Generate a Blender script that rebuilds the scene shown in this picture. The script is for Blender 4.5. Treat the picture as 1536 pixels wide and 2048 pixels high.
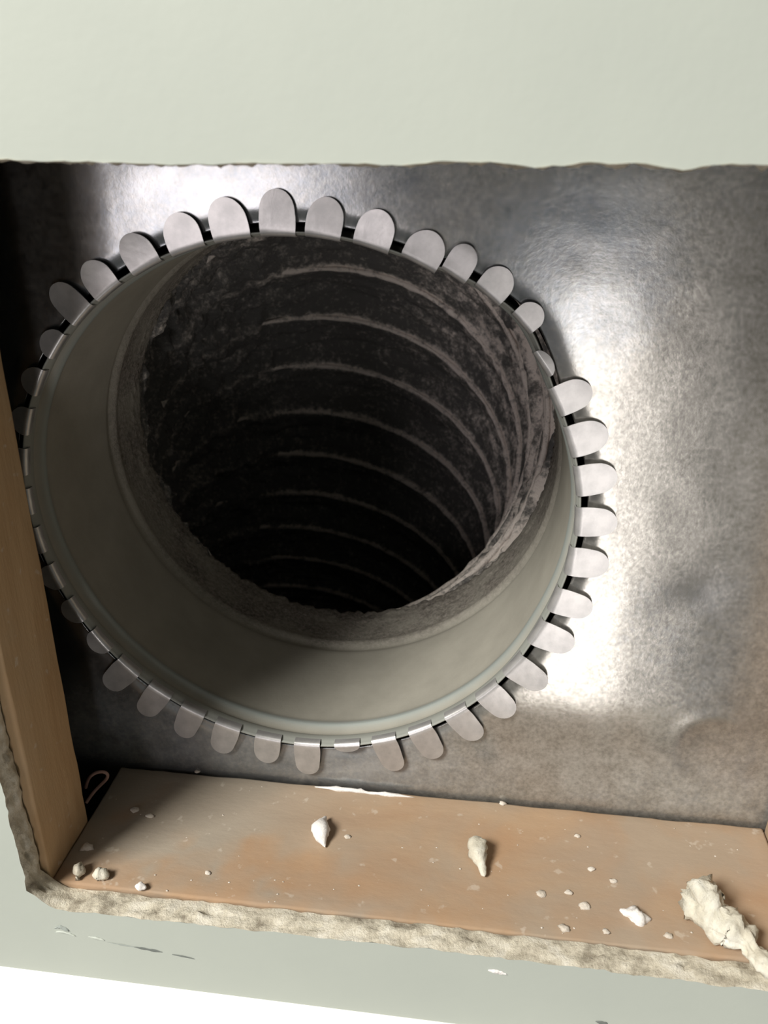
import bpy, bmesh, math, random
import numpy as np
from mathutils import Vector, Matrix, noise

for o in list(bpy.data.objects):
    bpy.data.objects.remove(o, do_unlink=True)
S = bpy.context.scene
COL = S.collection
random.seed(7)
PI = math.pi

# ------------------------------------------------------------------ camera
# wall front face is the plane y=0, x to the right, z up, depth along +y (metres)
cam_d = bpy.data.cameras.new('camera')
cam = bpy.data.objects.new('camera', cam_d)
COL.objects.link(cam)
S.camera = cam
PITCH, YAW, ROLL = -0.4232060, 0.1242427, -0.0062794
FPX = 1657.0
cam_d.sensor_fit = 'HORIZONTAL'
cam_d.lens = 4.0                                    # phone-sized lens and sensor
cam_d.sensor_width = 4.0 * 1536.0 / FPX
cam_d.clip_start = 0.01
Rm = Matrix.Rotation(YAW, 3, 'Z') @ Matrix.Rotation(PITCH, 3, 'X') @ Matrix.Rotation(ROLL, 3, 'Y')
right, fwd, up = Rm @ Vector((1, 0, 0)), Rm @ Vector((0, 1, 0)), Rm @ Vector((0, 0, 1))
M = Matrix((right, up, -fwd)).transposed().to_4x4()
M.translation = Vector((0.0845485, -0.2486818, 0.1613180))
cam.matrix_world = M
cam_d.dof.use_dof = True
cam_d.dof.focus_distance = 0.40
cam_d.dof.aperture_fstop = 2.0

# ------------------------------------------------------------------ light and exposure
S.view_settings.view_transform = 'Standard'
S.view_settings.look = 'None'
S.view_settings.gamma = 1.0
S.view_settings.use_curve_mapping = False
S.view_settings.exposure = 0.0
w = bpy.data.worlds.new('room_ambient')
S.world = w
w.use_nodes = True
w.node_tree.nodes['Background'].inputs[0].default_value = (0.86, 0.92, 0.86, 1)
w.node_tree.nodes['Background'].inputs[1].default_value = 0.125


def area(name, loc, target, sx, sy, power, color):
    d = bpy.data.lights.new(name, 'AREA')
    d.shape = 'RECTANGLE'; d.size = sx; d.size_y = sy; d.energy = power; d.color = color
    o = bpy.data.objects.new(name, d)
    COL.objects.link(o)
    o.location = loc
    o.rotation_euler = (Vector(target) - Vector(loc)).to_track_quat('-Z', 'Y').to_euler()
    return o


area('window_daylight_left', (-0.82, -2.4, 0.10), (0, 0, 0), 0.62, 1.3, 13, (1.0, 0.93, 0.95))
area('glass_door_daylight', (0.52, -3.0, -1.40), (0.1, 0, -0.1), 0.30, 2.2, 21, (1.0, 0.95, 0.93))
area('ceiling_lamp', (-1.35, -1.45, 1.75), (0.05, 0, -0.1), 0.8, 0.8, 118, (1.0, 0.98, 0.91))

# ------------------------------------------------------------------ dimensions
YP = 0.0924            # face of the sheet-metal plate
ZB, ZBB, ZT = -0.1573, -0.1560, 0.1555
XL, XR = -0.1078, 0.262
TW = 0.0118            # plaster thickness
LC = 0.129             # collar length
YL = YP + LC


# ------------------------------------------------------------------ helpers
def tag(o, label=None, cat=None, group=None, kind=None):
    if label: o['label'] = label
    if cat: o['category'] = cat
    if group: o['group'] = group
    if kind: o['kind'] = kind
    return o


def mk(name, verts, faces, mat, parent=None, smooth=True, mats=None, fm=None, origin=None):
    """one mesh object; verts are world positions, origin is where the object sits"""
    if origin is None: origin = (0, 0, 0)
    ox, oy, oz = origin
    me = bpy.data.meshes.new(name)
    me.from_pydata([(v[0] - ox, v[1] - oy, v[2] - oz) for v in verts], [], faces)
    for m in (mats or [mat]): me.materials.append(m)
    if fm is not None:
        me.polygons.foreach_set('material_index', fm)
    me.polygons.foreach_set('use_smooth', [smooth] * len(me.polygons))
    bm = bmesh.new(); bm.from_mesh(me)
    bmesh.ops.recalc_face_normals(bm, faces=bm.faces[:])
    bm.to_mesh(me); bm.free()
    me.update()
    o = bpy.data.objects.new(name, me)
    COL.objects.link(o)
    if parent:
        o.parent = parent
        pl = parent.location
        o.location = (ox - pl[0], oy - pl[1], oz - pl[2])
    else:
        o.location = origin
    return o


def empty(name, loc):
    o = bpy.data.objects.new(name, None)
    o.empty_display_size = 0.02
    o.location = loc
    COL.objects.link(o)
    return o


def attr(o, name, vals):
    a = o.data.attributes.new(name, 'FLOAT', 'POINT')
    a.data.foreach_set('value', np.asarray(vals, dtype=np.float32))


def grid_faces(nu, nv, wrap_u=False, wrap_v=False, base=0):
    f = []
    for i in range(nu if wrap_u else nu - 1):
        for j in range(nv if wrap_v else nv - 1):
            a = base + i * nv + j
            b = base + i * nv + (j + 1) % nv
            c = base + ((i + 1) % nu) * nv + (j + 1) % nv
            d = base + ((i + 1) % nu) * nv + j
            f.append((a, b, c, d))
    return f


def nz(x, y, z, s=1.0, o=3):
    return noise.fractal(Vector((x * s, y * s, z * s)), 0.6, 2.0, o)


def sm(a, b, x):
    t = min(1, max(0, (x - a) / (b - a)))
    return t * t * (3 - 2 * t)


# ------------------------------------------------------------------ materials
class N:
    def __init__(self, name):
        self.m = bpy.data.materials.new(name)
        self.m.use_nodes = True
        self.t = self.m.node_tree
        self.b = self.t.nodes['Principled BSDF']
        self.tc = self.t.nodes.new('ShaderNodeTexCoord')

    def n(self, typ, **kw):
        nd = self.t.nodes.new(typ)
        for k, v in kw.items(): setattr(nd, k, v)
        return nd

    def l(self, a, b): self.t.links.new(a, b)

    def noise(self, scale, detail=5, rough=0.6, stretch=None, dist=0.0):
        nd = self.n('ShaderNodeTexNoise')
        nd.inputs['Scale'].default_value = scale
        nd.inputs['Detail'].default_value = detail
        nd.inputs['Roughness'].default_value = rough
        nd.inputs['Distortion'].default_value = dist
        mp = self.n('ShaderNodeMapping')
        if stretch: mp.inputs['Scale'].default_value = stretch
        self.l(self.tc.outputs['Object'], mp.inputs[0])
        self.l(mp.outputs[0], nd.inputs['Vector'])
        return nd.outputs['Fac']

    def ramp(self, fac, stops, interp='LINEAR'):
        nd = self.n('ShaderNodeValToRGB')
        nd.color_ramp.interpolation = interp
        els = nd.color_ramp.elements
        while len(els) < len(stops): els.new(0.5)
        for e, (p, c) in zip(els, stops):
            e.position = p
            e.color = c if len(c) == 4 else (*c, 1)
        self.l(fac, nd.inputs[0])
        return nd.outputs[0]

    def mix(self, fac, a, b):
        nd = self.n('ShaderNodeMix', data_type='RGBA')
        for s, v in ((0, fac), (6, a), (7, b)):
            if isinstance(v, (int, float)): nd.inputs[s].default_value = v
            elif isinstance(v, tuple): nd.inputs[s].default_value = (*v, 1)
            else: self.l(v, nd.inputs[s])
        return nd.outputs[2]

    def math(self, op, a, b=None, clamp=False):
        nd = self.n('ShaderNodeMath', operation=op, use_clamp=clamp)
        for i, v in enumerate((a, b)):
            if v is None: continue
            if isinstance(v, (int, float)): nd.inputs[i].default_value = v
            else: self.l(v, nd.inputs[i])
        return nd.outputs[0]

    def attr(self, name):
        nd = self.n('ShaderNodeAttribute', attribute_name=name)
        return nd.outputs['Fac']

    def bump(self, h, strength=0.3, dist=0.001):
        nd = self.n('ShaderNodeBump')
        nd.inputs['Strength'].default_value = strength
        nd.inputs['Distance'].default_value = dist
        self.l(h, nd.inputs['Height'])
        self.l(nd.outputs[0], self.b.inputs['Normal'])

    def set(self, **kw):
        for k, v in kw.items():
            s = self.b.inputs[k.replace('_', ' ')]
            if isinstance(v, (int, float)): s.default_value = v
            elif isinstance(v, tuple): s.default_value = (*v, 1)
            else: self.l(v, s)
        return self


W3 = lambda v: (v, v, v)


def mat_paint():
    k = N('pale_green_paint')
    a = k.noise(9, 4)
    c = k.ramp(a, [(0.35, (0.42, 0.447, 0.40)), (0.65, (0.445, 0.472, 0.42))])
    k.set(Base_Color=c, Roughness=0.55)
    k.bump(k.noise(260, 4), 0.12, 0.0006)
    return k.m


def mat_plaster(name, lo, mid, hi, s=60):
    k = N(name)
    c = k.ramp(k.noise(s, 6, 0.65), [(0.3, lo), (0.5, mid), (0.68, hi)])
    k.set(Base_Color=c, Roughness=0.95, Specular_IOR_Level=0.1)
    k.bump(k.noise(s * 6, 6, 0.7), 0.6, 0.0012)
    return k.m


def mat_white():
    k = N('white_gloss_paint')
    k.set(Base_Color=k.ramp(k.noise(14, 3), [(0.3, (0.83, 0.82, 0.73)), (0.7, (0.86, 0.85, 0.77))]), Roughness=0.35)
    return k.m


def mat_wood(name, base, dark, dust, amt, grain):
    k = N(name)
    g = k.noise(30, 6, 0.6, grain, 0.6)
    big = k.noise(16, 4, 0.55, None, 0.4)
    c = k.ramp(g, [(0.3, dark), (0.62, base)])
    c = k.mix(k.attr('dust'), c, dust)
    c = k.mix(k.attr('rust'), c, tuple(x * y for x, y in zip(base, (0.95, 0.78, 0.62))))
    c = k.mix(k.math('MULTIPLY', k.ramp(big, [(0.42, W3(0)), (0.66, W3(1))]), amt), c, dust)
    sp = k.ramp(k.noise(150, 3, 0.5), [(0.66, W3(0)), (0.72, W3(1))])
    c = k.mix(k.math('MULTIPLY', sp, 0.35), c, (0.62, 0.55, 0.47))
    k.set(Base_Color=c, Roughness=0.85, Specular_IOR_Level=0.2)
    k.bump(k.noise(120, 6, 0.65, grain), 0.35, 0.0012)
    return k.m


def mat_plate():
    k = N('dusty_galvanised_sheet')
    fine = k.noise(330, 4, 0.7)
    mid = k.noise(70, 5, 0.65)
    dust_and_reflection = k.attr('dust')
    d = k.math('ADD', dust_and_reflection, k.math('MULTIPLY', k.math('SUBTRACT', mid, 0.5), 0.5))
    d = k.math('ADD', d, k.math('MULTIPLY', k.math('SUBTRACT', fine, 0.5), 0.7))
    d = k.ramp(d, [(0.20, W3(0)), (0.75, W3(1))])
    metal = k.ramp(k.noise(45, 5, 0.6), [(0.35, (0.21, 0.225, 0.24)), (0.65, (0.30, 0.31, 0.32))])  # dark tone also carries the phone reflection painted on the clean patch
    sp = k.ramp(k.noise(480, 3, 0.6), [(0.32, (0.25, 0.24, 0.22)), (0.5, (0.35, 0.335, 0.305)), (0.70, (0.44, 0.42, 0.39))])
    sp2 = k.ramp(k.noise(120, 5, 0.65), [(0.36, (0.29, 0.28, 0.255)), (0.62, (0.40, 0.385, 0.355))])
    c = k.mix(d, metal, k.mix(0.5, sp, sp2))
    stain_and_ring = k.attr('stain_and_ring')
    c = k.mix(k.math('MULTIPLY', stain_and_ring, 0.75), c, (0.20, 0.20, 0.20))
    k.set(Base_Color=c)
    st = k.attr('settled_and_shade')
    k.set(Metallic=k.math('SUBTRACT', k.math('SUBTRACT', 0.97, k.math('MULTIPLY', d, 0.19)), k.math('MULTIPLY', st, k.math('MULTIPLY', k.ramp(k.noise(60, 5, 0.6), [(0.3, W3(0.6)), (0.6, W3(1))]), 0.62)), True))
    k.set(Roughness=k.math('ADD', k.math('MULTIPLY', k.noise(150, 4, 0.6), 0.08), k.math('ADD', 0.16, k.math('MULTIPLY', d, 0.02))))
    k.bump(k.math('ADD', fine, k.math('MULTIPLY', mid, 0.6)), 0.065, 0.0005)
    return k.m


def mat_tab():
    k = N('galvanised_tab')
    c = k.ramp(k.noise(120, 5, 0.6), [(0.35, (0.41, 0.40, 0.395)), (0.65, (0.54, 0.525, 0.515))])
    k.set(Base_Color=c, Metallic=0.6, Roughness=0.32)
    k.bump(k.noise(260, 4), 0.12, 0.0005)
    return k.m


def mat_collar():
    k = N('dust_filmed_collar_metal')
    a = k.noise(40, 5, 0.6)
    e = k.attr('dust')
    c = k.ramp(a, [(0.3, (0.255, 0.24, 0.205)), (0.7, (0.31, 0.292, 0.25))])
    fz = k.ramp(k.noise(420, 4, 0.7), [(0.35, (0.09, 0.078, 0.066)), (0.68, (0.34, 0.305, 0.27))])
    c = k.mix(e, c, fz)
    b = k.attr('bead')
    c = k.mix(b, c, (0.29, 0.315, 0.30))
    k.set(Base_Color=c, Metallic=k.math('MULTIPLY', b, 0.5), Roughness=0.7, Specular_IOR_Level=0.2)
    k.bump(k.math('MULTIPLY', k.noise(420, 5, 0.75), k.math('ADD', e, 0.06)), 0.8, 0.002)
    return k.m


def mat_duct():
    k = N('duct_liner_dust_and_light')
    r = k.attr('ridge')
    n1 = k.noise(60, 7, 0.7, None, 0.5)
    n2 = k.noise(260, 6, 0.75)
    d = k.math('ADD', r, k.math('MULTIPLY', k.math('SUBTRACT', n1, 0.5), 1.5))
    d = k.math('ADD', d, k.math('MULTIPLY', k.math('SUBTRACT', n2, 0.5), 2.3))
    c = k.ramp(d, [(0.18, (0.13, 0.126, 0.121)), (0.48, (0.30, 0.278, 0.256)), (0.95, (0.90, 0.81, 0.74))])  # tones lifted to put veiling glare into the dusty liner colour
    k.set(Base_Color=c, Roughness=0.8, Specular_IOR_Level=0.25)
    k.bump(k.math('ADD', n2, n1), 0.7, 0.004)
    return k.m


def mat_flat(name, col, rough=0.8, **kw):
    k = N(name)
    c = k.ramp(k.noise(80, 4), [(0.35, tuple(x * 0.8 for x in col)), (0.65, col)])
    k.set(Base_Color=c, Roughness=rough, **kw)
    return k.m


PAINT = mat_paint()
EDGE = mat_plaster('broken_plaster_edge', (0.27, 0.23, 0.175), (0.66, 0.60, 0.485), (0.80, 0.75, 0.65), 85)
EDGE.node_tree.nodes['Bump'].inputs['Strength'].default_value = 0.9
CHUNK = mat_plaster('plaster_lump', (0.50, 0.45, 0.36), (0.64, 0.60, 0.50), (0.74, 0.71, 0.63), 90)
CHALK = mat_plaster('white_plaster', (0.74, 0.70, 0.66), (0.84, 0.80, 0.77), (0.90, 0.87, 0.84), 90)
DUSTY = mat_plaster('dusty_plaster_crumb', (0.52, 0.45, 0.37), (0.66, 0.59, 0.51), (0.78, 0.72, 0.66), 120)
WHITE = mat_white()
WOODB = mat_wood('dusty_pine_sill', (0.415, 0.285, 0.182), (0.37, 0.24, 0.15), (0.335, 0.29, 0.235), 0.6, (0.5, 1.0, 1))
WOODL = mat_wood('brown_pine_stud', (0.50, 0.335, 0.185), (0.42, 0.265, 0.135), (0.46, 0.36, 0.24), 0.4, (1.6, 1.6, 0.25))
PLATE = mat_plate()
TAB = mat_tab()
COLLAR = mat_collar()
DUCT = mat_duct()
DARK = mat_flat('dark_shade_shell', (0.03, 0.026, 0.022), 0.9)
GOUGE = mat_flat('scraped_grey_plaster', (0.17, 0.185, 0.17), 0.9)
SCUFF = mat_flat('scuffed_paint', (0.34, 0.37, 0.34), 0.9)
WIRE = mat_flat('dull_pink_wire_jacket', (0.36, 0.22, 0.18), 0.6)
RING = mat_duct()
RING.name = 'dust_coated_wire'

# ------------------------------------------------------------------ setting: the wall with its broken-out opening
def front_loop():
    """hole outline on the wall face, counter-clockwise seen from the room"""
    P = []
    # bottom, left to right
    n = 120
    for i in range(n + 1):
        t = i / n
        x = XL + (XR - XL) * t
        z = ZB - 0.0006 + 0.0012 * math.sin((x + 0.02) * 14) + 0.0009 * nz(x, 0, 1, 60) + 0.0006 * nz(x, 2, 1, 300)
        z += 0.010 * max(0, 1 - (x - XL) / 0.016) ** 2        # rounded lower-left corner
        P.append((x, z))
    n = 100
    for i in range(1, n):
        z = ZB + (ZT - ZB) * i / n
        P.append((XR + 0.001 * nz(z, 5, 1, 80), z))
    n = 150
    for i in range(n + 1):
        x = XR + (XL - XR) * i / n
        sc = abs(math.sin((x + 0.02) * 82)) if x > 0.06 else abs(math.sin((x + 0.01) * 33)) * 0.4
        z = ZT - 0.0002 + 0.0019 * (min(sc, 0.8) - 0.6) + 0.0005 * nz(x, 7, 1, 160)
        P.append((x, z))
    n = 110
    for i in range(1, n):
        z = ZT + (ZB + 0.011 - ZT) * i / n
        x = XL + 0.0012 * nz(z, 9, 1, 70) + 0.0006 * nz(z, 9, 4, 300)
        x += 0.004 * max(0, (z + 0.157) - 0.02) / 0.3 * -1
        P.append((x, z))
    return P


LOOP = front_loop()
NL = len(LOOP)
XO, ZO = 1.3, 1.1


def outer(p):
    cx, cz = 0.07, 0.0
    dx, dz = p[0] - cx, p[1] - cz
    s = min(XO / abs(dx) if dx else 9e9, ZO / abs(dz) if dz else 9e9)
    return (cx + dx * s, cz + dz * s)


verts, faces = [], []
for k in range(3):
    f = (0, 0.12, 1)[k]
    for p in LOOP:
        q = outer(p)
        verts.append((p[0] + (q[0] - p[0]) * f, 0.0, p[1] + (q[1] - p[1]) * f))
faces += grid_faces(3, NL, False, True)
b0 = len(verts)
for k in range(2):
    f = (0.004, 1)[k]
    for p in LOOP:
        q = outer(p)
        verts.append((p[0] + (q[0] - p[0]) * f, TW, p[1] + (q[1] - p[1]) * f))
faces += grid_faces(2, NL, False, True, b0)
for j in range(NL):            # outer edge
    faces.append((2 * NL + j, 2 * NL + (j + 1) % NL, b0 + NL + (j + 1) % NL, b0 + NL + j))
wall = mk('wall_front', verts, faces, PAINT, smooth=False)
tag(wall, 'pale green painted plaster wall around the broken-out opening', kind='structure')

# crumbly broken edge lining the opening
verts = []
NR = 9
for k in range(NR):
    t = k / (NR - 1)
    for j, p in enumerate(LOOP):
        a, b = LOOP[j - 1], LOOP[(j + 1) % NL]
        tx, tz = b[0] - a[0], b[1] - a[1]
        L = math.hypot(tx, tz)
        nx, nzv = -tz / L, tx / L             # towards the hole centre
        side = 1.0 if p[1] < -0.12 else 0.55
        off = 0.0011 * math.sin(PI * min(1, t * 1.15)) * nz(p[0], t * 0.02, p[1], 190, 5) * 2.0 * side
        off += 0.0019 * abs(nz(p[0], 8 + t, p[1], 330, 4)) * math.sin(PI * t ** 1.6) + 0.0003 * t * (1 if p[1] < -0.12 else -1.0)
        if k == 0: off = 0
        y = -0.0002 + TW * t
        verts.append((p[0] + nx * off, y + 0.0006 * nz(p[0], 3 + t, p[1], 90), p[1] + nzv * off))
pe = mk('plaster_edge', verts, grid_faces(NR, NL, False, True), EDGE, wall)
pe['label'] = 'crumbling beige plaster edge of the opening'

# paint damage under the opening
def blade(pts, width, h, y=-0.0001, seed=0):
    """low lumpy ribbon along pts (x,z) on the wall face"""
    v = []
    n = 40
    NC = 7
    for i in range(n + 1):
        t = i / n * (len(pts) - 1)
        a = min(int(t), len(pts) - 2); u = t - a
        x = pts[a][0] + (pts[a + 1][0] - pts[a][0]) * u
        z = pts[a][1] + (pts[a + 1][1] - pts[a][1]) * u
        wd = width * (math.sin(PI * i / n) ** 0.6 + 0.03) * (0.55 + 0.6 * abs(nz(x, seed, z, 160)))
        for c in range(NC):
            s = c / (NC - 1) * 2 - 1
            hh = h * (1 - s * s) * (0.6 + 0.5 * nz(x, seed + c, z, 200))
            v.append((x + 0.1 * wd * s, y - max(hh, 0), z + wd * s * 0.5))
    return v, grid_faces(n + 1, NC)


for pts, wd, h, mt in (
        ([(-0.0740, -0.1768), (-0.066, -0.1776), (-0.060, -0.1780)], 0.0010, 0.0002, SCUFF),
        ([(-0.0610, -0.1778), (-0.054, -0.1785), (-0.0475, -0.1791)], 0.0020, 0.0003, GOUGE),
        ([(-0.0430, -0.1797), (-0.038, -0.1802), (-0.0325, -0.1809)], 0.0017, 0.0003, GOUGE),
        ([(-0.0985, -0.1715), (-0.0955, -0.1702), (-0.0915, -0.1722)], 0.0030, 0.0009, SCUFF),
        ([(-0.0980, -0.1735), (-0.0935, -0.1738), (-0.089, -0.1750)], 0.0018, 0.0009, PAINT),
        ([(-0.0825, -0.1745), (-0.075, -0.1757)], 0.0022, 0.0007, PAINT),
        ([(0.148, -0.1895), (0.1525, -0.1905), (0.155, -0.194)], 0.0036, 0.0005, GOUGE),
        ([(0.1000, -0.1650), (0.108, -0.1664)], 0.0030, 0.0010, CHALK)):
    v, f = blade(pts, wd, h, seed=pts[0][0] * 50)
    mk('chipped_paint', v, f, mt, wall)

# white trim under the opening: stepped moulding
zt = -0.2031
prof = [(0.0, zt), (-0.004, zt - 0.0035), (-0.007, zt - 0.0075), (-0.0095, zt - 0.0135), (-0.0105, zt - 0.0145),
        (-0.0125, zt - 0.016), (-0.015, zt - 0.020), (-0.0155, zt - 0.09), (0.0, zt - 0.09)]
verts, faces = [], []
xs = [-0.8 + i * 0.1 for i in range(18)]
for x in xs:
    for (y, z) in prof: verts.append((x, y, z))
faces = grid_faces(len(xs), len(prof))
faces.append(tuple(range(len(prof))))
faces.append(tuple(reversed(range((len(xs) - 1) * len(prof), len(xs) * len(prof)))))
trim = mk('trim_1', verts, faces, WHITE, smooth=False)
tag(trim, 'glossy white painted moulding along the wall below the opening', kind='structure')

# added dark shell that keeps light out of the hollow behind the wall
def boxshell(x0, x1, y0, y1, z0, z1):
    v = [(x0, y0, z0), (x1, y0, z0), (x1, y1, z0), (x0, y1, z0), (x0, y0, z1), (x1, y0, z1), (x1, y1, z1), (x0, y1, z1)]
    return v, [(0, 1, 2, 3), (4, 5, 6, 7), (0, 3, 7, 4), (1, 2, 6, 5), (3, 2, 6, 7)]


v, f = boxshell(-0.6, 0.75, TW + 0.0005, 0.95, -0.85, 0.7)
tag(mk('light_block_shell', v, f, DARK, smooth=False), 'added dark shell blocking light in the hollow behind the plaster wall', kind='structure')


# ------------------------------------------------------------------ timber
def plank(name, x0, x1, y0, y1, z0, z1, mat, amp, res, parent=None, bev=0.0012):
    bm = bmesh.new()
    bmesh.ops.create_cube(bm, size=1)
    for vv in bm.verts:
        vv.co = Vector((x0 + (vv.co.x + .5) * (x1 - x0), y0 + (vv.co.y + .5) * (y1 - y0), z0 + (vv.co.z + .5) * (z1 - z0)))
    bmesh.ops.bevel(bm, geom=bm.edges[:], offset=bev, segments=2, affect='EDGES', profile=0.6)
    for axis, (a, b) in enumerate(((x0, x1), (y0, y1), (z0, z1))):
        n = max(1, int((b - a) / res))
        for i in range(1, n):
            p = [0, 0, 0]; p[axis] = a + (b - a) * i / n
            nn = [0, 0, 0]; nn[axis] = 1
            bmesh.ops.bisect_plane(bm, geom=bm.verts[:] + bm.edges[:] + bm.faces[:], plane_co=p, plane_no=nn)
    bm.normal_update()
    for vv in bm.verts:
        vv.co += vv.normal * amp * nz(vv.co.x, vv.co.y, vv.co.z, 45, 4)
    vs = [tuple(vv.co) for vv in bm.verts]
    bm.verts.index_update()
    fs = [tuple(q.index for q in ff.verts) for ff in bm.faces]
    bm.free()
    return mk(name, vs, fs, mat, parent, True, origin=((x0 + x1) / 2, (y0 + y1) / 2, z0))


sill = plank('framing_board', -0.1036, 0.2365, TW + 0.0004, YP - 0.0022, ZBB - 0.038, ZBB, WOODB, 0.0005, 0.006)
tag(sill, 'dusty tan wooden board lying along the bottom of the opening, plaster crumbs on it', 'board')
dv, rv = [], []
for vv in sill.data.vertices:
    p = vv.co + sill.location
    n_ = nz(p.x, 6, p.y, 22, 3)
    u_ = (p.y - TW) / (YP - TW)
    d_ = sm(0.07, -0.06, p.x) * sm(0.05, 0.55, u_ + 0.35 * n_) + 0.5 * sm(0.10, 0.02, abs(p.x - 0.02)) * sm(0.5, 0.2, u_) * (0.7 + n_)
    dv.append(min(0.85, max(0, d_)))
    rv.append(min(0.45, max(0, sm(0.42, 0.05, u_ + 0.5 * n_) * (sm(0.02, -0.05, p.x) + 0.35))))
attr(sill, 'dust', dv); attr(sill, 'rust', rv)
studl = plank('wall_stud', -0.1420, -0.1040, TW + 0.0006, 0.0509, -0.40, 0.40, WOODL, 0.0004, 0.010)
tag(studl, 'shadowed brown upright wooden stud at the left side of the opening', 'stud')
studr = plank('wall_stud', 0.2372, 0.2752, TW + 0.0006, YP - 0.003, -0.40, 0.40, WOODB, 0.0004, 0.010)
tag(studr, 'tan upright wooden stud barely showing at the far right of the opening', 'stud')

# ------------------------------------------------------------------ sheet-metal plate
RADC = [0.12711, 0.00031, 0.00035, -0.00086, 0.00117]
BUMPS = [(44, 0.0058, 9), (56, 0.0028, 7), (-22, -0.0012, 12), (8, 0.0008, 10)]


def rim(a):
    r = RADC[0] + RADC[1] * math.cos(2 * a) + RADC[2] * math.sin(2 * a) + RADC[3] * math.cos(3 * a) + RADC[4] * math.sin(3 * a)
    dg = math.degrees(a)
    for c, h, s in BUMPS:
        d = (dg - c + 180) % 360 - 180
        r += h * math.exp(-(d / s) ** 2)
    return r


def plate_h(x, z):
    """bulges and dents of the thin sheet, metres towards the room"""
    h = 0.0008 * nz(x, 11, z, 6, 2)
    h += 0.00012 * nz(x, 4, z, 28, 2)
    d = math.hypot(x - 0.2065, (z + 0.1114) * 1.0)
    h += 0.0003 * math.exp(-((d - 0.020) / 0.0035) ** 2) - 0.0002 * sm(0.021, 0.012, d)
    d = math.hypot((x - 0.186) / 1.4, (z + 0.026))
    h -= 0.0004 * math.exp(-(d / 0.009) ** 2)
    return h


verts, dust, stain_and_ring, settled_and_shade = [], [], [], []
NT, NRR = 400, 90
PX0, PX1, PZ0, PZ1 = -0.26, 0.33, -0.30, 0.26
for i in range(NRR):
    t = (i / (NRR - 1)) ** 1.25
    for j in range(NT):
        a = 2 * PI * j / NT
        ca, sa = math.cos(a), math.sin(a)
        r0 = rim(a) + 0.0050
        s = min((PX1 if ca > 0 else -PX0) / max(abs(ca), 1e-6), (PZ1 if sa > 0 else -PZ0) / max(abs(sa), 1e-6))
        r = r0 + (s - r0) * t
        x, z = r * ca, r * sa
        lift = 0.0010 * math.exp(-((r - r0) / 0.004) ** 2)
        verts.append((x, YP - plate_h(x, z) * sm(0.0, 0.03, r - r0) + lift, z))
        # lasting dust film: thick right of the collar, clean upper-right patch also paints the phone's dark reflection
        q = 0.34 + 0.35 * sm(0.30, 0.16, math.hypot(x - 0.135, z + 0.02)) * sm(0.02, 0.10, x)
        q -= 0.50 * sm(0.058, 0.020, math.hypot((x - 0.118), (z - 0.112) * 1.0))
        q += 0.22 * sm(0.06, 0.02, math.hypot(x - 0.135, z + 0.10))
        q += 0.20 * sm(0.10, 0.05, math.hypot(x - 0.15, z - 0.06))
        q = max(q, 0.42) if x > 0.13 and z < 0.06 else q
        dust.append(q)
        settled_and_shade.append(sm(-0.085, -0.140, z) * sm(-0.160, -0.147, z) * (0.85 + 0.15 * math.sin(x * 40)))  # settled dust, faded at the foot to paint the shadow line behind the board
        stain_and_ring.append(0.8 * math.exp(-(math.hypot((x - 0.187) / 1.6, z + 0.024) / 0.009) ** 2) + 0.25 * math.exp(-((math.hypot(x - 0.2065, z + 0.1114) - 0.0185) / 0.002) ** 2))  # dark stain, and a darker ring along the round dent
nf = len(verts)
faces = grid_faces(NRR, NT, False, True)
for i in (0, NRR - 1):
    pass
plate = mk('sheet_metal_plate', verts, faces, PLATE, None, True, origin=(0, YP, -0.15))
attr(plate, 'dust', dust)
attr(plate, 'stain_and_ring', stain_and_ring)
attr(plate, 'settled_and_shade', settled_and_shade)
so = plate.modifiers.new('thickness', 'SOLIDIFY'); so.thickness = 0.0007; so.offset = 0
tag(plate, 'dull galvanised sheet metal plate behind the opening with a round hole', 'metal plate')

# ------------------------------------------------------------------ round collar with bent tabs
collar = empty('duct_collar', (0, YP, -0.127))
tag(collar, 'round dust-filmed metal collar with folded tabs set in the plate', 'duct collar')
prof = []       # (depth from plate, radius offset, dust, bead)
for i in range(100):
    t = i / 99
    y = -0.0022 + t * (LC + 0.0022)
    ro = 0.0
    ro += 0.0014 * sm(0.002, -0.0022, y)                     # start of the fold
    b = math.exp(-((y - 0.0085) / 0.0024) ** 2)
    ro += 0.0026 * b
    ro -= 0.0011 * math.exp(-((y - 0.0135) / 0.0022) ** 2)
    ro += 0.0016 * math.exp(-((y - 0.0866) / 0.003) ** 2) - 0.0010 * math.exp(-((y - 0.0925) / 0.003) ** 2)
    du = sm(0.080, 0.100, y) * 0.95
    prof.append((y, ro, du, max(math.exp(-((y - 0.0130) / 0.0020) ** 2), 0.55 * sm(0.010, 0.002, y))))
NA = 360
verts, du, be = [], [], []
for (y, ro, d, b) in prof:
    k = max(0, 1 - y / 0.07)
    for j in range(NA):
        a = 2 * PI * j / NA
        r = 0.1270 + (rim(a) - 0.1270) * k + ro
        yy = YP + y
        if y > LC - 0.012:                                   # ragged fuzzy lip
            yy += 0.0034 * nz(math.cos(a), math.sin(a), 3, 26, 5) * (y - (LC - 0.012)) / 0.012
            r -= 0.0016 * abs(nz(math.cos(a), y * 9, math.sin(a), 34, 4))
        verts.append((r * math.cos(a), yy, r * math.sin(a)))
        du.append(min(1, d * (0.75 + 0.5 * nz(math.cos(a), y * 10, math.sin(a), 5, 3)))); be.append(b)
cw = mk('collar_wall', verts, grid_faces(len(prof), NA, False, True), COLLAR, collar)
attr(cw, 'dust', du); attr(cw, 'bead', be)
so = cw.modifiers.new('thickness', 'SOLIDIFY'); so.thickness = 0.0006; so.offset = 1

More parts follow.
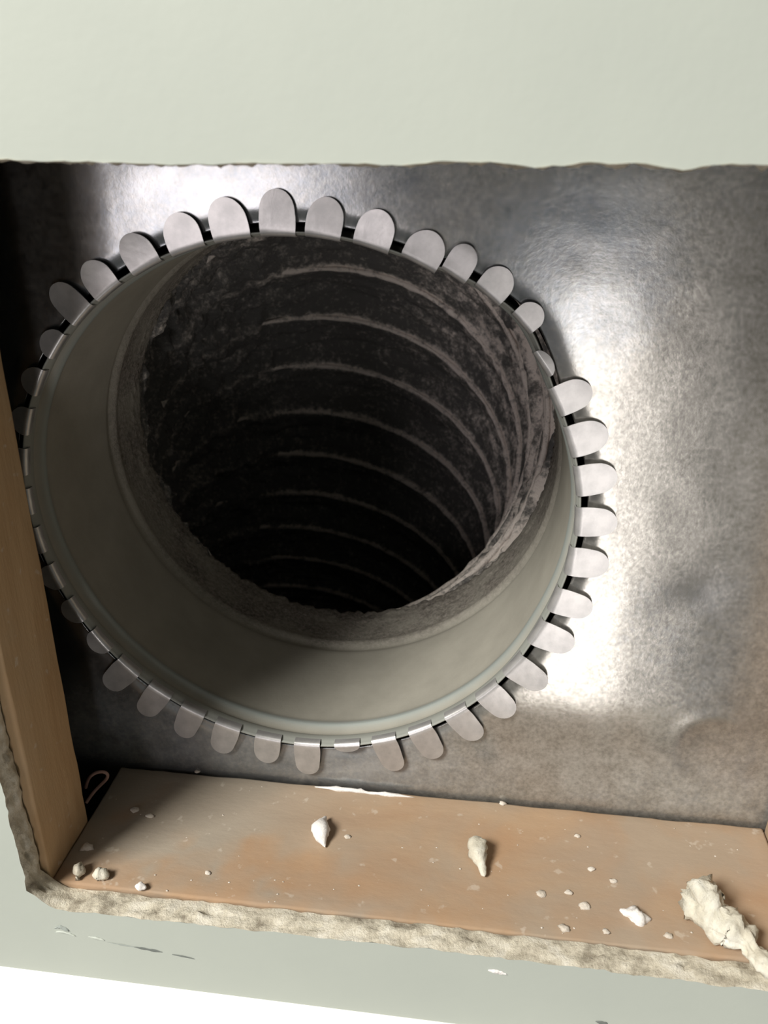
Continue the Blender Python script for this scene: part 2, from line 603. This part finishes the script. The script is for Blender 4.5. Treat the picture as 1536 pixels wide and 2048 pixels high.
# every tab: (angle deg, length beyond the rim, width, tilt of the tip towards the room)
TABS = [(133.9, .0172, .0130, .006), (126.4, .0147, .0135, .015), (117.0, .0151, .0142, .011), (108.0, .0152, .0150, .004),
        (99.1, .0166, .0152, .004), (90.5, .0178, .0140, .001), (82.3, .0158, .0140, .003), (73.5, .0152, .0145, .005),
        (64.6, .0140, .0150, .006), (58.3, .0138, .0110, .012), (51.6, .0130, .0125, .001), (44.0, .0104, .0110, .000),
        (36.0, .0050, .0120, .000), (28.5, .0160, .0130, .000), (20.3, .0170, .0140, .002), (12.2, .0175, .0138, .003), (3.7, .0178, .0135, .003),
        (-5.1, .0182, .0138, .002), (-14.6, .0186, .0130, .002), (-23.4, .0195, .0140, .003), (-33.3, .0202, .0140, .004),
        (-42.5, .0193, .0140, .003), (-51.8, .0200, .0130, .003), (-61.4, .0200, .0130, .003), (-70.6, .0208, .0130, .004),
        (-79.5, .0050, .0135, .002), (-89.0, .0205, .0135, .001), (-98.3, .0170, .0135, .003), (-108.2, .0195, .0135, .003),
        (-117.2, .0200, .0130, .003), (-126.2, .0202, .0130, .003), (-135.5, .0200, .0135, .004)]
a = -144.5
while a > -219:
    TABS.append((a, .0085, .0135, .003 + 0.004 * random.random()))
    a -= 9.1
for (deg, ln, wd, tilt) in TABS:
    a = math.radians(deg)
    r0 = rim(a)
    # path in (radial, y): rises out of the collar, folds over, lies on the plate
    path = [(0.0000, 0.0016), (0.0000, -0.0004), (0.0003, -0.0014), (0.0009, -0.0021), (0.0018, -0.0024)]
    n = 13
    for i in range(1, n + 1):
        t = math.sin(PI / 2 * i / n) ** 1.15
        path.append((0.0018 + (ln - 0.0018) * t, -0.0024 + 0.0004 * t - tilt * 0.12 * t * t))
        NC = 9
    v = []
    ta = np.array([-math.sin(a), 0, math.cos(a)]); ra = np.array([math.cos(a), 0, math.sin(a)])
    skew = random.uniform(-.06, .06)
    tw = random.uniform(-.05, .05)
    for (u, y) in path:
        d = ln - u
        hw = wd / 2
        R = min(wd / 2, ln * 0.8)
        if d < R: hw = wd / 2 * math.sqrt(max(0, 1 - ((R - d) / R) ** 2))
        hw = max(hw, 0.0004)
        hw *= 1 + 0.05 * math.sin(u * 300)
        for c in range(NC):
            s = (c / (NC - 1) * 2 - 1) * hw
            rr = math.sqrt(max(1e-9, r0 * r0 - s * s)) if u < 0.002 else r0 - (s * s / (2 * r0)) * max(0, 1 - u / 0.008)
            p = ra * (rr + u) + ta * (s + skew * max(u - .003, 0))
            v.append((p[0], YP + y - s * tw * min(1, u / .006) - 0.0003, p[2]))
    base = ra * r0
    tb = mk('tab', v, grid_faces(len(path), NC), TAB, collar, True, origin=(base[0], YP, base[2]))
    so = tb.modifiers.new('thickness', 'SOLIDIFY'); so.thickness = 0.0005; so.offset = 0
    es = tb.modifiers.new('sharp_rim', 'EDGE_SPLIT'); es.split_angle = 0.7

# ------------------------------------------------------------------ flexible duct bending down behind the collar
PHI, K0, PITCHD, OFF, RD, K2, DX, DZ = -1.7493, 7.9439, 0.0381, 0.1064, 0.1385, -21.559, -0.0157, 0.0021
bv = Vector((math.cos(PHI), 0, math.sin(PHI)))
fv = Vector((0, 1, 0))
sv = fv.cross(bv)
DS = 0.0015
LMAX = 0.56
pts, angs = [], []
c = Vector((DX, YL, DZ)); ang = 0.0; L = 0.0
while L <= LMAX:
    pts.append(c.copy()); angs.append(ang)
    ang += max(0.0, K0 + K2 * L) * DS
    c = c + (fv * math.cos(ang) + bv * math.sin(ang)) * DS
    L += DS


def duct_at(L):
    if L <= 0: return Vector((DX, YL + L, DZ)), 0.0
    i = min(len(pts) - 2, int(L / DS)); u = L / DS - i
    return pts[i].lerp(pts[i + 1], min(u, 1)), angs[i] + (angs[i + 1] - angs[i]) * min(u, 1)


def duct_pt(L, t, r):
    c, an = duct_at(L)
    u = bv * math.cos(an) - fv * math.sin(an)
    w0 = sm(0.07, 0.0, L)                           # centred on the collar where it is clamped
    cc = c - Vector((DX, 0, DZ)) * w0
    ct = math.cos(t)
    ru = r * ct
    return cc + u * ru + sv * (r * math.sin(t))


duct = empty('flexible_duct', (0, YL, 0))
tag(duct, 'dark dusty ribbed flexible duct curving down behind the round collar', 'duct')
NU, NV = 420, 300
verts, ridge = [], []
L0, L1 = -0.03, 0.55
for i in range(NU):
    L = L0 + (L1 - L0) * i / (NU - 1)
    for j in range(NV):
        t = 2 * PI * j / NV
        ph = (L - OFF) / PITCHD - (t - PI) / (2 * PI)
        fr = ph - math.floor(ph)
        dd = min(fr, 1 - fr)                        # 0 at the wire
        Rb = RD + (0.1310 - RD) * sm(0.06, 0.0, L)
        sag = sm(0.0, 0.5, dd)
        ts, tcx = math.sin(t), math.cos(t)
        rightness = max(0, ts * (1 if sv.x > 0 else -1))
        leftness = max(0, -ts * (1 if sv.x > 0 else -1))
        v0 = duct_pt(L, t, Rb)
        n1 = nz(v0.x, v0.y, v0.z, 22, 4)
        n2 = noise.fractal(Vector((L * 120, t * 3.0, 2)), 0.6, 2, 4)
        on = sm(-0.005, 0.02, L)
        n3 = noise.fractal(Vector((L * 95, t * 4.0, 5)), 0.6, 2, 4)
        fold = sm(0.30, 0.75, leftness)                 # slack folds hide the wire on the left
        bul = 0.0052 * sag * (1 + 0.5 * n1) + 0.0030 * n2 * (0.25 + sag) * (0.8 + 1.4 * leftness)
        early = sm(0.13, 0.05, L) * (0.3 + rightness)
        bul += early * 0.0028 * math.sin(2 * PI * (L / PITCHD * 3.3 + 0.5 * n1))
        bul -= fold * 0.0055 * (0.55 + 1.3 * noise.fractal(Vector((L * 42, t * 4.5, 9)), 0.55, 2, 4))
        verts.append(tuple(duct_pt(L, t, Rb + bul * on)))
        ridge.append(max(0.0, 1 - dd / (0.10 + 0.03 * n1)) * 1.05 * (1 - 0.75 * fold) + rightness * sm(0.36, 0.05, L) * (0.50 + 0.75 * n3) + 0.22 * early * (1 + 0.8 * math.sin(2 * PI * (L / PITCHD * 3.3 + 0.5 * n1))) + 0.22 * leftness * (n2 + 0.3) + 0.10)  # ridge and right-side dust, with light on the right side painted in
faces = grid_faces(NU, NV, False, True)
faces.append(tuple((NU - 1) * NV + j for j in range(NV)))  # end cap added to keep stray light out of the duct
lin = mk('duct_liner', verts, faces, DUCT, duct)
attr(lin, 'ridge', ridge)
# spiral wire pressing the liner inwards
verts, ridge = [], []
n_turn = 13
NS, NC = n_turn * 120, 8
LS = OFF - 2 * PITCHD
for i in range(NS + 1):
    q = i / 120.0
    t = (q % 1.0) * 2 * PI
    L = LS + PITCHD * q - PITCHD * 0.5
    Rb = RD + (0.1310 - RD) * sm(0.06, 0.0, L)
    lf = sm(0.30, 0.75, max(0, -math.sin(t) * (1 if sv.x > 0 else -1)))
    ctr = duct_pt(L, t, Rb - 0.0009 + 0.003 * lf)
    inn = duct_pt(L, t, Rb - 0.004) - ctr
    inn.normalize()
    cx_, an = duct_at(L)
    tg = fv * math.cos(an) + bv * math.sin(an)
    for c_ in range(NC):
        aa = 2 * PI * c_ / NC
        rr = 0.0020 * (1 + 0.6 * nz(ctr.x, ctr.y, ctr.z, 120, 3))
        p = ctr + (inn * math.cos(aa) + tg * math.sin(aa)) * rr
        verts.append(tuple(p)); ridge.append(0.95)
wr = mk('wire_coil', verts, grid_faces(NS + 1, NC, False, True), RING, duct)
attr(wr, 'ridge', ridge)

# ------------------------------------------------------------------ plaster lumps and crumbs
def lump(name, spine, mat, label, cat, seed=0, amp=0.22, group=None, ncirc=18, n=16):
    """one solid lump swept along spine [(x,y,z,r)]"""
    v = []
    S_ = [Vector(s[:3]) for s in spine]; R_ = [s[3] for s in spine]
    for i in range(n + 1):
        t = i / n * (len(spine) - 1)
        a_ = min(int(t), len(spine) - 2); u = t - a_
        u = u * u * (3 - 2 * u) * 0.5 + u * 0.5
        c_ = S_[a_].lerp(S_[a_ + 1], u); r_ = R_[a_] + (R_[a_ + 1] - R_[a_]) * u
        d = (S_[a_ + 1] - S_[a_]).normalized()
        e1 = d.orthogonal().normalized() if abs(d.z) > 0.95 else d.cross(Vector((0, 0, 1))).normalized()
        e2 = d.cross(e1)
        end = math.sin(PI * min(1, max(0.02, i / n))) ** 0.4
        for k in range(ncirc):
            aa = 2 * PI * k / ncirc
            p = c_ + (e1 * math.cos(aa) + e2 * math.sin(aa)) * r_ * end
            nn = nz(p.x + seed, p.y, p.z, 0.9 / max(max(R_), 1e-4), 4)
            p = c_ + (p - c_) * (1 + amp * 1.6 * nn + (0.5 * amp * nz(p.x, seed, p.z + p.y, 3.0 / max(max(R_), 1e-4), 3)))
            v.append(tuple(p))
    f = grid_faces(n + 1, ncirc, False, True)
    f.append(tuple(range(ncirc))); f.append(tuple(n * ncirc + k for k in range(ncirc)))
    zmin = min(p[2] for p in v)
    o = mk(name, v, f, mat, None, True, origin=(S_[0].x, S_[0].y, zmin))
    tag(o, label, cat, group)
    return o


zb = ZBB
lump('plaster_lump', [(0.0165, 0.0655, zb + 0.0030, 0.0016), (0.0155, 0.0610, zb + 0.0034, 0.0034), (0.0158, 0.0560, zb + 0.0038, 0.0046), (0.0172, 0.0515, zb + 0.0030, 0.0034), (0.0196, 0.0475, zb + 0.0012, 0.0010)],
     CHALK, 'white pointed plaster lump on the board, left of the three big lumps', 'plaster lump', 1, 0.12)
lump('plaster_lump', [(0.0935, 0.0600, zb + 0.0042, 0.0030), (0.0930, 0.0560, zb + 0.0050, 0.0052), (0.0940, 0.0500, zb + 0.0044, 0.0042), (0.0958, 0.0445, zb + 0.0026, 0.0024), (0.0972, 0.0395, zb + 0.0018, 0.0020)],
     CHUNK, 'knobbly cream plaster lump with a thin tail, middle of the board', 'plaster lump', 5, 0.25)
lump('plaster_lump', [(0.1945, 0.0455, zb + 0.0060, 0.0036), (0.1960, 0.0400, zb + 0.0085, 0.0072), (0.1945, 0.0330, zb + 0.0080, 0.0092), (0.1985, 0.0270, zb + 0.0065, 0.0068), (0.2050, 0.0205, zb + 0.0060, 0.0072), (0.2100, 0.0130, zb + 0.0050, 0.0046), (0.2150, 0.0070, zb + 0.0042, 0.0060), (0.2220, 0.0030, zb + 0.0030, 0.0040)],
     CHUNK, 'largest ragged cream plaster lump at the right front of the board', 'plaster lump', 9, 0.42, None, 40, 48)
lump('plaster_flake', [(0.1580, 0.0300, zb + 0.0008, 0.0012), (0.1620, 0.0285, zb + 0.0006, 0.0034), (0.1670, 0.0265, zb + 0.0006, 0.0036), (0.1715, 0.0270, zb + 0.0006, 0.0014)],
     CHALK, 'flat white plaster flake beside the largest lump', 'plaster flake', 12, 0.3)
lump('plaster_crumb', [(-0.0945, 0.0160, zb + 0.002, 0.0020), (-0.0925, 0.0170, zb + 0.0028, 0.0036), (-0.0890, 0.0175, zb + 0.002, 0.0020)],
     EDGE, 'beige plaster crumb in the lower left corner beside the stud', 'plaster crumb', 15)
lump('plaster_crumb', [(-0.0850, 0.0160, zb + 0.002, 0.0018), (-0.0820, 0.0165, zb + 0.0026, 0.0034), (-0.0770, 0.0165, zb + 0.002, 0.0020)],
     CHUNK, 'cream plaster crumb second from the lower left corner', 'plaster crumb', 17)
lump('plaster_crumb', [(-0.0630, 0.0130, zb + 0.0016, 0.0012), (-0.0605, 0.0130, zb + 0.0018, 0.0020), (-0.0575, 0.0128, zb + 0.0016, 0.0012)],
     CHALK, 'small oval white plaster crumb third from the lower left corner', 'plaster crumb', 19, 0.1)
lump('plaster_bead', [(0.006, 0.0885, zb + 0.0004, 0.0006), (0.018, 0.0885, zb + 0.0006, 0.0014), (0.030, 0.0882, zb + 0.0005, 0.0011), (0.036, 0.0880, zb + 0.0004, 0.0006), (0.046, 0.0880, zb + 0.0005, 0.0014), (0.060, 0.0878, zb + 0.0004, 0.0006)],
     CHALK, 'thin white line of plaster along the back edge of the board', 'plaster bead', 23, 0.35)

CR = [(1083, 1788, .0019), (1170, 1812, .0022), (1130, 1857, .0020), (1183, 1738, .0014), (1226, 1762, .0014), (1337, 1871, .0016), (1212, 1864, .0013),
      (695, 1674, .0014), (270, 1620, .0018), (300, 1632, .0016), (175, 1695, .0026), (415, 1746, .0012), (395, 1543, .0014), (1155, 1672, .0012), (1006, 1607, .0015), (1137, 1785, .0014)]
CR_LABEL = ['on the bare middle of the board', 'right of the middle lump', 'near the front edge below the others']


def on_plane(px, py, z):
    d = fwd + right * ((px - 768) / FPX) - up * ((py - 1024) / FPX)
    o = M.translation
    return o + d * ((z - o.z) / d.z)


verts, faces = [], []
rr = random.Random(3)


def crumb(c, r, seed):
    bm = bmesh.new()
    bmesh.ops.create_icosphere(bm, subdivisions=2, radius=1)
    k0 = len(verts)
    for vv in bm.verts:
        p = vv.co
        q = 1 + 0.45 * nz(p.x + seed, p.y, p.z, 1.1, 3)
        verts.append((c[0] + p.x * r * q * 1.3, c[1] + p.y * r * q, c[2] + max(-0.25, p.z) * r * q * 0.55))
    bm.verts.index_update()
    for ff in bm.faces: faces.append(tuple(k0 + q.index for q in ff.verts))
    bm.free()


for i, (px, py, r) in enumerate(CR):
    c = on_plane(px, py, ZBB)
    crumb((c.x, c.y, ZBB + 0.0001), r, i * 3.1)
for i in range(70):
    x = rr.uniform(-0.10, 0.232); y = TW + 0.002 + (rr.random() ** 1.8) * 0.072
    crumb((x, y, ZBB), rr.uniform(0.00015, 0.00045), i * 1.7)
cr = mk('plaster_crumbs', verts, faces, DUSTY, origin=(0.06, 0.04, ZBB))
tag(cr, 'scatter of tiny pale plaster crumbs across the wooden board', 'plaster crumbs', None, 'stuff')

# ------------------------------------------------------------------ loop of thin wire in the gap behind the left stud
loopc = [(-0.1085, 0.066, -0.1500), (-0.1068, 0.066, -0.1440), (-0.1035, 0.067, -0.1405), (-0.0990, 0.068, -0.1395), (-0.0962, 0.0685, -0.1412), (-0.0965, 0.068, -0.1440), (-0.1000, 0.067, -0.1475), (-0.1040, 0.064, -0.1510), (-0.1062, 0.060, -0.1545)]
cv = bpy.data.curves.new('wire_curve', 'CURVE')
cv.dimensions = '3D'; cv.bevel_depth = 0.00085; cv.bevel_resolution = 3
sp = cv.splines.new('NURBS'); sp.points.add(len(loopc) - 1)
for p, q in zip(sp.points, loopc): p.co = (q[0] - 0.003, q[1], q[2], 1)
sp.use_endpoint_u = True; sp.order_u = 4; sp.resolution_u = 10
tmp = bpy.data.objects.new('tmp', cv); COL.objects.link(tmp)
me = bpy.data.meshes.new_from_object(tmp.evaluated_get(bpy.context.evaluated_depsgraph_get()))
bpy.data.objects.remove(tmp)
me.materials.clear(); me.materials.append(WIRE)
wo = bpy.data.objects.new('thin_wire', me); COL.objects.link(wo)
tag(wo, 'thin dull pink wire loop in the dark gap behind the left stud', 'wire')
